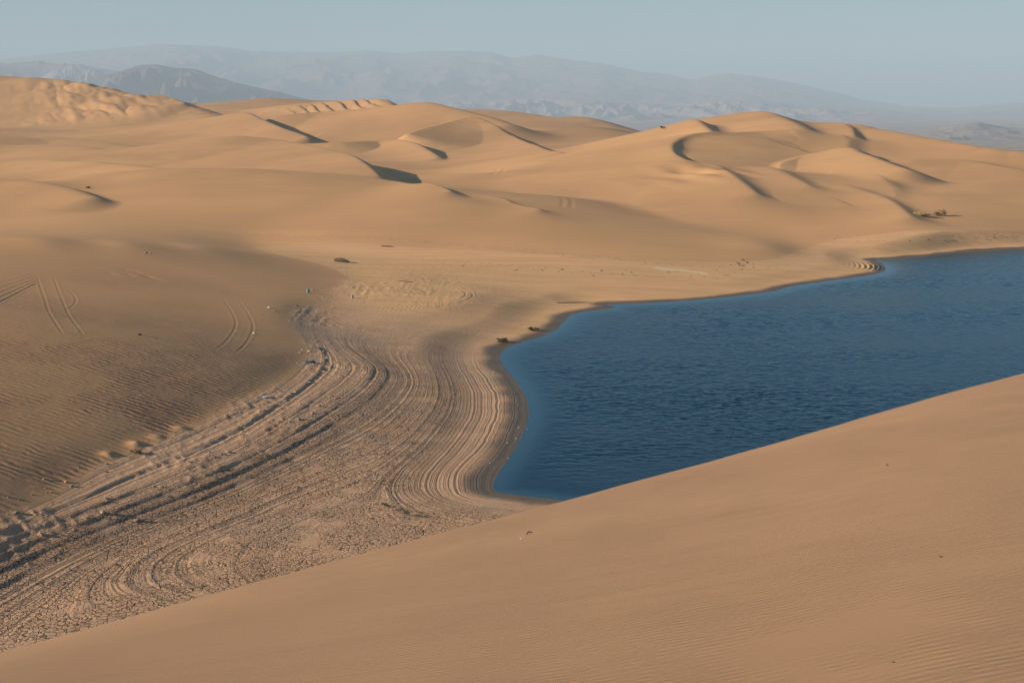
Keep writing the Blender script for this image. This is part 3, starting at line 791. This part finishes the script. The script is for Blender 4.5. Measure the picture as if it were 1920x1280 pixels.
tag(bush('desert_shrub', p, .75, .3, M_leaf_green, 12, 900, 8, leaf=.03), "low olive green shrub beside the small sand heaps on the left", "shrub")
p = on_ground(165, 353)
tag(bush('desert_shrub', p, .9, .5, M_leaf_black, 9, 500, 9, leaf=.06), "lone dark speck of a shrub on the wide dune at the upper left", "shrub")
p = on_ground(1243, 242)
tag(bush('desert_shrub', p, 2.0, 1.3, M_leaf_black, 9, 600, 10, leaf=.12), "dark shrub on the skyline at the left shoulder of the right hand dune", "shrub")

def sedge():
    r = random.Random(12); ac = Acc()
    A = np.array(on_ground(716, 943)); B = np.array(on_ground(755, 960)); Cc = np.array(on_ground(800, 969))
    c = (A + B + Cc) / 3
    for k in range(2600):
        t = r.random(); q = A * (1 - t) ** 2 + 2 * B * t * (1 - t) + Cc * t * t
        wd = .34 * math.sin(math.pi * min(max(t, .04), .97))
        x, y = q[0] + r.gauss(0, .12), q[1] + r.gauss(0, 1) * wd
        if float(perlin(np.array([x * 3.1]), np.array([y * 1.7]))[0]) < -.08: continue
        z = surf_z(x, y) - .01; h = r.uniform(.02, .10); a = r.uniform(0, 6.28); w = .008
        dx, dy = r.gauss(0, .05), r.gauss(0, .05)
        P0 = (x - w * cos(a) - c[0], y - w * sin(a) - c[1], z - c[2]); P1 = (x + w * cos(a) - c[0], y + w * sin(a) - c[1], z - c[2])
        ac.add([P0, P1, (x + dx - c[0], y + dy - c[1], z + h - c[2])], [(0, 1, 2)])
    o = link('sedge_patch', ac.mesh('sedge_patch', False), None, simple_mat("dark sedge", (.05, .06, .035), (.11, .10, .055)))
    o.location = tuple(c)
    tag(o, "long dark green patch of low sedge on the cracked mud in front of the lake", "sedge")
sedge()

# clods and stones, copied from a few lumps
clods = [blob(k, 1, r_, h_, .4, 2) for k, (r_, h_) in enumerate([(.8, .5), (.6, .6), (.9, .4), (.7, .7), (.5, .45)])]
for m in clods: m.name = 'clod'; m.materials.append(M_clod)
clods_dark = [m.copy() for m in clods]
for m in clods_dark: m.name = 'clod'; m.materials.clear(); m.materials.append(simple_mat('dark debris', (.16, .10, .06), (.24, .15, .09), scale=5))
def scatter_line(curve, n, spread, size, label, group, name='clod', cat='clod', seed=0, mat=None):
    r = random.Random(seed); q = resample(curve, 10)
    for k in range(n):
        i = r.randrange(len(q)); px = q[i][0] + r.gauss(0, 8); row = q[i][1] + r.gauss(0, spread)
        p_ = on_ground(px, row)
        o = bpy.data.objects.new(name, (mat or clods)[r.randrange(5)]); scene.collection.objects.link(o)
        s_ = size * r.choice([.6, .8, 1, 1, 1.3, 1.9]); o.scale = (s_, s_ * r.uniform(.7, 1.1), s_ * r.uniform(.6, 1))
        o.location = (p_[0], p_[1], p_[2] + .1 * s_); o.rotation_euler = (r.uniform(-.2, .2), r.uniform(-.2, .2), r.uniform(0, 6.28))
        tag(o, label, cat, group)
scatter_line([(10,945),(200,880),(400,800),(520,735),(600,680)], 60, 22, .09, "small brown mud clod on the banded old shoreline left of the lake", "mud clods on the banded shoreline", seed=1)
scatter_line([(60,1010),(300,915),(480,830),(640,735)], 34, 16, .11, "mud clod low on the banded shore among the deeper grooves", "mud clods among the deeper grooves", seed=2)
scatter_line([(480,600),(560,570),(640,560),(700,548)], 30, 16, .10, "small stone on the littered flat above the end of the bands", "stones on the littered flat", 'stone', 'stone', 3)
scatter_line([(820,497),(1000,505),(1150,513),(1300,516),(1400,500)], 75, 4, .09, "small dark lump in the debris line along the far beach", "lumps in the debris line of the far beach", seed=4, mat=clods_dark)
scatter_line([(1540,452),(1650,452),(1760,450),(1870,447)], 34, 2.5, .11, "small lump in the debris line behind the far right beach", "lumps in the debris line behind the right beach", seed=5, mat=clods_dark)
scatter_line([(1345,500),(1380,496),(1400,494)], 26, 4, .13, "dark clod of the low broken mound on the far beach", "clods of the broken mound on the far beach", seed=6, mat=clods_dark)
scatter_line([(930,690),(975,745),(985,790),(950,850),(915,890)], 16, 10, .05, "tiny pebble on the wet rim of the lake", "pebbles on the wet rim", 'pebble', 'pebble', 7)

# litter
def scrap(px, row, size, seed):
    me = blob(seed + 40, 1, .55, .3, .5, 2); me.name = 'plastic_scrap'; me.materials.append(M_white)
    o = bpy.data.objects.new('plastic_scrap', me); scene.collection.objects.link(o)
    p_ = on_ground(px, row); o.scale = (size,) * 3; o.location = (p_[0], p_[1], p_[2] + .1 * size); o.rotation_euler = (0, .15, seed * 1.7)
    return o
for k, (px, row) in enumerate([(567,656),(562,661),(579,659),(612,671),(559,681),(504,577),(593,585),(476,625),(580,717),(553,735)]):
    tag(scrap(px, row, .13 + .04 * (k % 3), k), "white plastic scrap lying on the brown flat left of the bands", "litter", "white scraps on the brown flat")
for k, (px, row) in enumerate([(951,830),(952,859),(967,822),(948,743),(925,697),(918,868)]):
    tag(scrap(px, row, .07, k + 20), "tiny white fleck on the dark wet rim of the lake", "litter", "white flecks on the wet rim")

def canister(px, row, s_, mat, label, name='canister'):
    p_ = on_ground(px, row); root = empty(name, (p_[0], p_[1], p_[2] + .02), .5)
    import bmesh
    bm = bmesh.new(); bmesh.ops.create_cube(bm, size=1.0)
    for v in bm.verts: v.co = (v.co.x * .34 * s_, v.co.y * .22 * s_, (v.co.z + .5) * .42 * s_)
    bmesh.ops.bevel(bm, geom=bm.edges[:], offset=.04 * s_, segments=3, affect='EDGES')
    me = bpy.data.meshes.new('body'); bm.to_mesh(me); bm.free(); link('body', me, root, mat)
    hz = .42 * s_
    V, Fc = tube([(-.12 * s_, 0, hz - .01), (-.1 * s_, 0, hz + .07 * s_), (.05 * s_, 0, hz + .07 * s_), (.07 * s_, 0, hz - .01)], [.018 * s_] * 4, 6)
    link('handle', mesh_from('handle', V, Fc), root, mat)
    V, Fc = tube([(.12 * s_, 0, hz - .01), (.12 * s_, 0, hz + .06 * s_)], [.03 * s_, .03 * s_], 10)
    link('cap', mesh_from('cap', V, Fc), root, M_white)
    tag(root, label, "canister"); return root
canister(578, 549, 1.0, M_teal, "turquoise plastic canister standing on the littered flat")
canister(661, 559, .8, M_grey, "grey canister with a dark shadow right of the turquoise one")

def cloth(px, row, lx, ly, mat, name, label, cat, seed, h=.12):
    p_ = on_ground(px, row); u = np.linspace(-1, 1, 26); U, Vv = np.meshgrid(u, u)
    ed = 1 + .25 * fbm(U * 1.7 + seed, Vv * 1.7, 2)
    X_ = U * lx * ed; Y_ = Vv * ly * ed
    Z_ = h * (np.abs(fbm(U * 2.2 + seed, Vv * 2.2 - seed, 3)) * 1.6 + .25) * np.clip(1.6 - U * U - Vv * Vv, .1, 1)
    n_ = 26; V = [(X_[i, j], Y_[i, j], Z_[i, j]) for i in range(n_) for j in range(n_)] + [(X_[i, j], Y_[i, j], Z_[i, j] - .02) for i in range(n_) for j in range(n_)]
    Fc = []
    for i in range(n_ - 1):
        for j in range(n_ - 1):
            a = i * n_ + j; Fc.append((a, a + 1, a + n_ + 1, a + n_)); b = a + n_ * n_; Fc.append((b, b + n_, b + n_ + 1, b + 1))
    rim = [j for j in range(n_)] + [i * n_ + n_ - 1 for i in range(1, n_)] + [(n_ - 1) * n_ + j for j in range(n_ - 2, -1, -1)] + [i * n_ for i in range(n_ - 2, 0, -1)]
    for a, b in zip(rim, rim[1:] + rim[:1]): Fc.append((b, a, a + n_ * n_, b + n_ * n_))
    o = link(name, mesh_from(name, V, Fc), None, mat); o.location = (p_[0], p_[1], p_[2]); o.rotation_euler = (0, 0, .15 * seed)
    tag(o, label, cat); return o
cloth(582, 679, .42, .3, M_blue, 'blue_tarp', "crumpled dark blue tarp on the brown flat above the bands", "tarp", 2, .14)
cloth(498, 744, .3, .22, M_white, 'plastic_sheet', "pale torn sheet half buried at the upper edge of the bands", "plastic sheet", 5, .08)

def log(px0, r0, px1, r1, rad, label, name='driftwood', mat=None, seed=0, dz=0.0):
    a = np.array(on_ground(px0, r0)); b = np.array(on_ground(px1, r1)); r = random.Random(seed); c = a
    pts = []; 
    for t in np.linspace(0, 1, 7):
        q = a * (1 - t) + b * t - c; pts.append(q + np.array([0, r.uniform(-.05, .05), rad * .6 + dz * math.sin(math.pi * t) + r.uniform(0, .03)]))
    V, Fc = tube(pts, [rad * k for k in (.7, 1, .9, 1.05, .8, .6, .3)], 8)
    o = link(name, mesh_from(name, V, Fc), None, mat or M_dark); o.location = tuple(c); tag(o, label, "driftwood"); return o
log(627, 490, 655, 493, .30, "dark driftwood log at the edge of the bright beach, left of centre", seed=1, dz=.12)
log(1043, 568, 1112, 567, .05, "thin dark stick line washed up beside the small inlet", name='driftwood', seed=2)
log(715, 462, 738, 463, .10, "short dark branch on the foot of the wide dune", seed=3)
log(592, 650, 602, 658, .06, "thin dark pole lying among the white scraps, pointing down right", seed=4)
log(745, 527, 775, 530, .07, "weathered branch on the flat beneath the far beach", seed=6)

# on the near dune
def fore_z(x, y):
    a = min(max(x / max(y, 4.0), -.6), .58); T_ = float(np.interp(a, ba, bt)); Db = 31 + 30 * a + 8 * a * a
    b_ = -H0 / Db ** 2; a0 = -T_ + 2 * H0 / Db
    if y <= Db: return H - H0 + a0 * y + b_ * y * y
    e_ = y - Db; return H - T_ * Db - T_ * e_ - min(.022 * e_ * e_, .25 * e_)
def on_fore(px, row):
    a, t = ray(px, row); a = float(a); t = float(t); D = 4.0
    while D < 60 and fore_z(a * D, D) < H + t * D: D += .01
    return a * D, D, fore_z(a * D, D)
for k, (px, row, sz, lab) in enumerate([(1661,872,.03,"pale pebble high on the near dune"), (1762,1044,.02,"small pebble on the right of the near dune, below the pale one"), (977,1010,.018,"pale pebble on the near dune below the end of the lake"), (1674,1241,.012,"tiny dark pebble near the bottom right corner")]):
    me = blob(k + 60, 1, .8, .6, .3, 3); me.name = 'pebble'; me.materials.append(M_clod if k != 2 else M_white)
    o = bpy.data.objects.new('pebble', me); scene.collection.objects.link(o); q = on_fore(px, row)
    o.location = (q[0], q[1], q[2] + .1 * sz); o.scale = (sz,) * 3; tag(o, lab, "pebble")
qa_ = np.array(on_fore(986, 1002)); qb_ = np.array(on_fore(998, 999))
V, Fc = tube([(0, 0, .012), (qb_ - qa_) * .5 + np.array([0, .03, .03]), (qb_ - qa_) + np.array([0, 0, .012])], [.012, .012, .006], 6)
o = link('twig', mesh_from('twig', V, Fc), None, M_twig); o.location = tuple(qa_); tag(o, "short curved twig on the near dune beside a pale pebble", "twig")

# ------------------------------------------------------------------ desert air
def haze():
    x0, x1, y0, y1, z0, z1 = -44000, 44000, -120, 32000, -260, 1230
    me = bpy.data.meshes.new("haze")
    v = [(x, y, z) for x in (x0, x1) for y in (y0, y1) for z in (z0, z1)]
    f = [(0, 1, 3, 2), (4, 6, 7, 5), (0, 4, 5, 1), (2, 3, 7, 6), (0, 2, 6, 4), (1, 5, 7, 3)]
    me.from_pydata(v, [], f); me.update()
    ob = bpy.data.objects.new("haze", me); scene.collection.objects.link(ob)
    m = bpy.data.materials.new("haze"); m.use_nodes = True; nt = m.node_tree; nt.nodes.clear()
    o = nt.nodes.new("ShaderNodeOutputMaterial"); p = nt.nodes.new("ShaderNodeVolumePrincipled")
    p.inputs['Color'].default_value = (.65, .81, .97, 1)
    p.inputs['Density'].default_value = 0.92e-4
    p.inputs['Anisotropy'].default_value = -0.04
    nt.links.new(p.outputs[0], o.inputs['Volume'])
    me.materials.append(m)
    ob['kind'] = 'stuff'
haze()
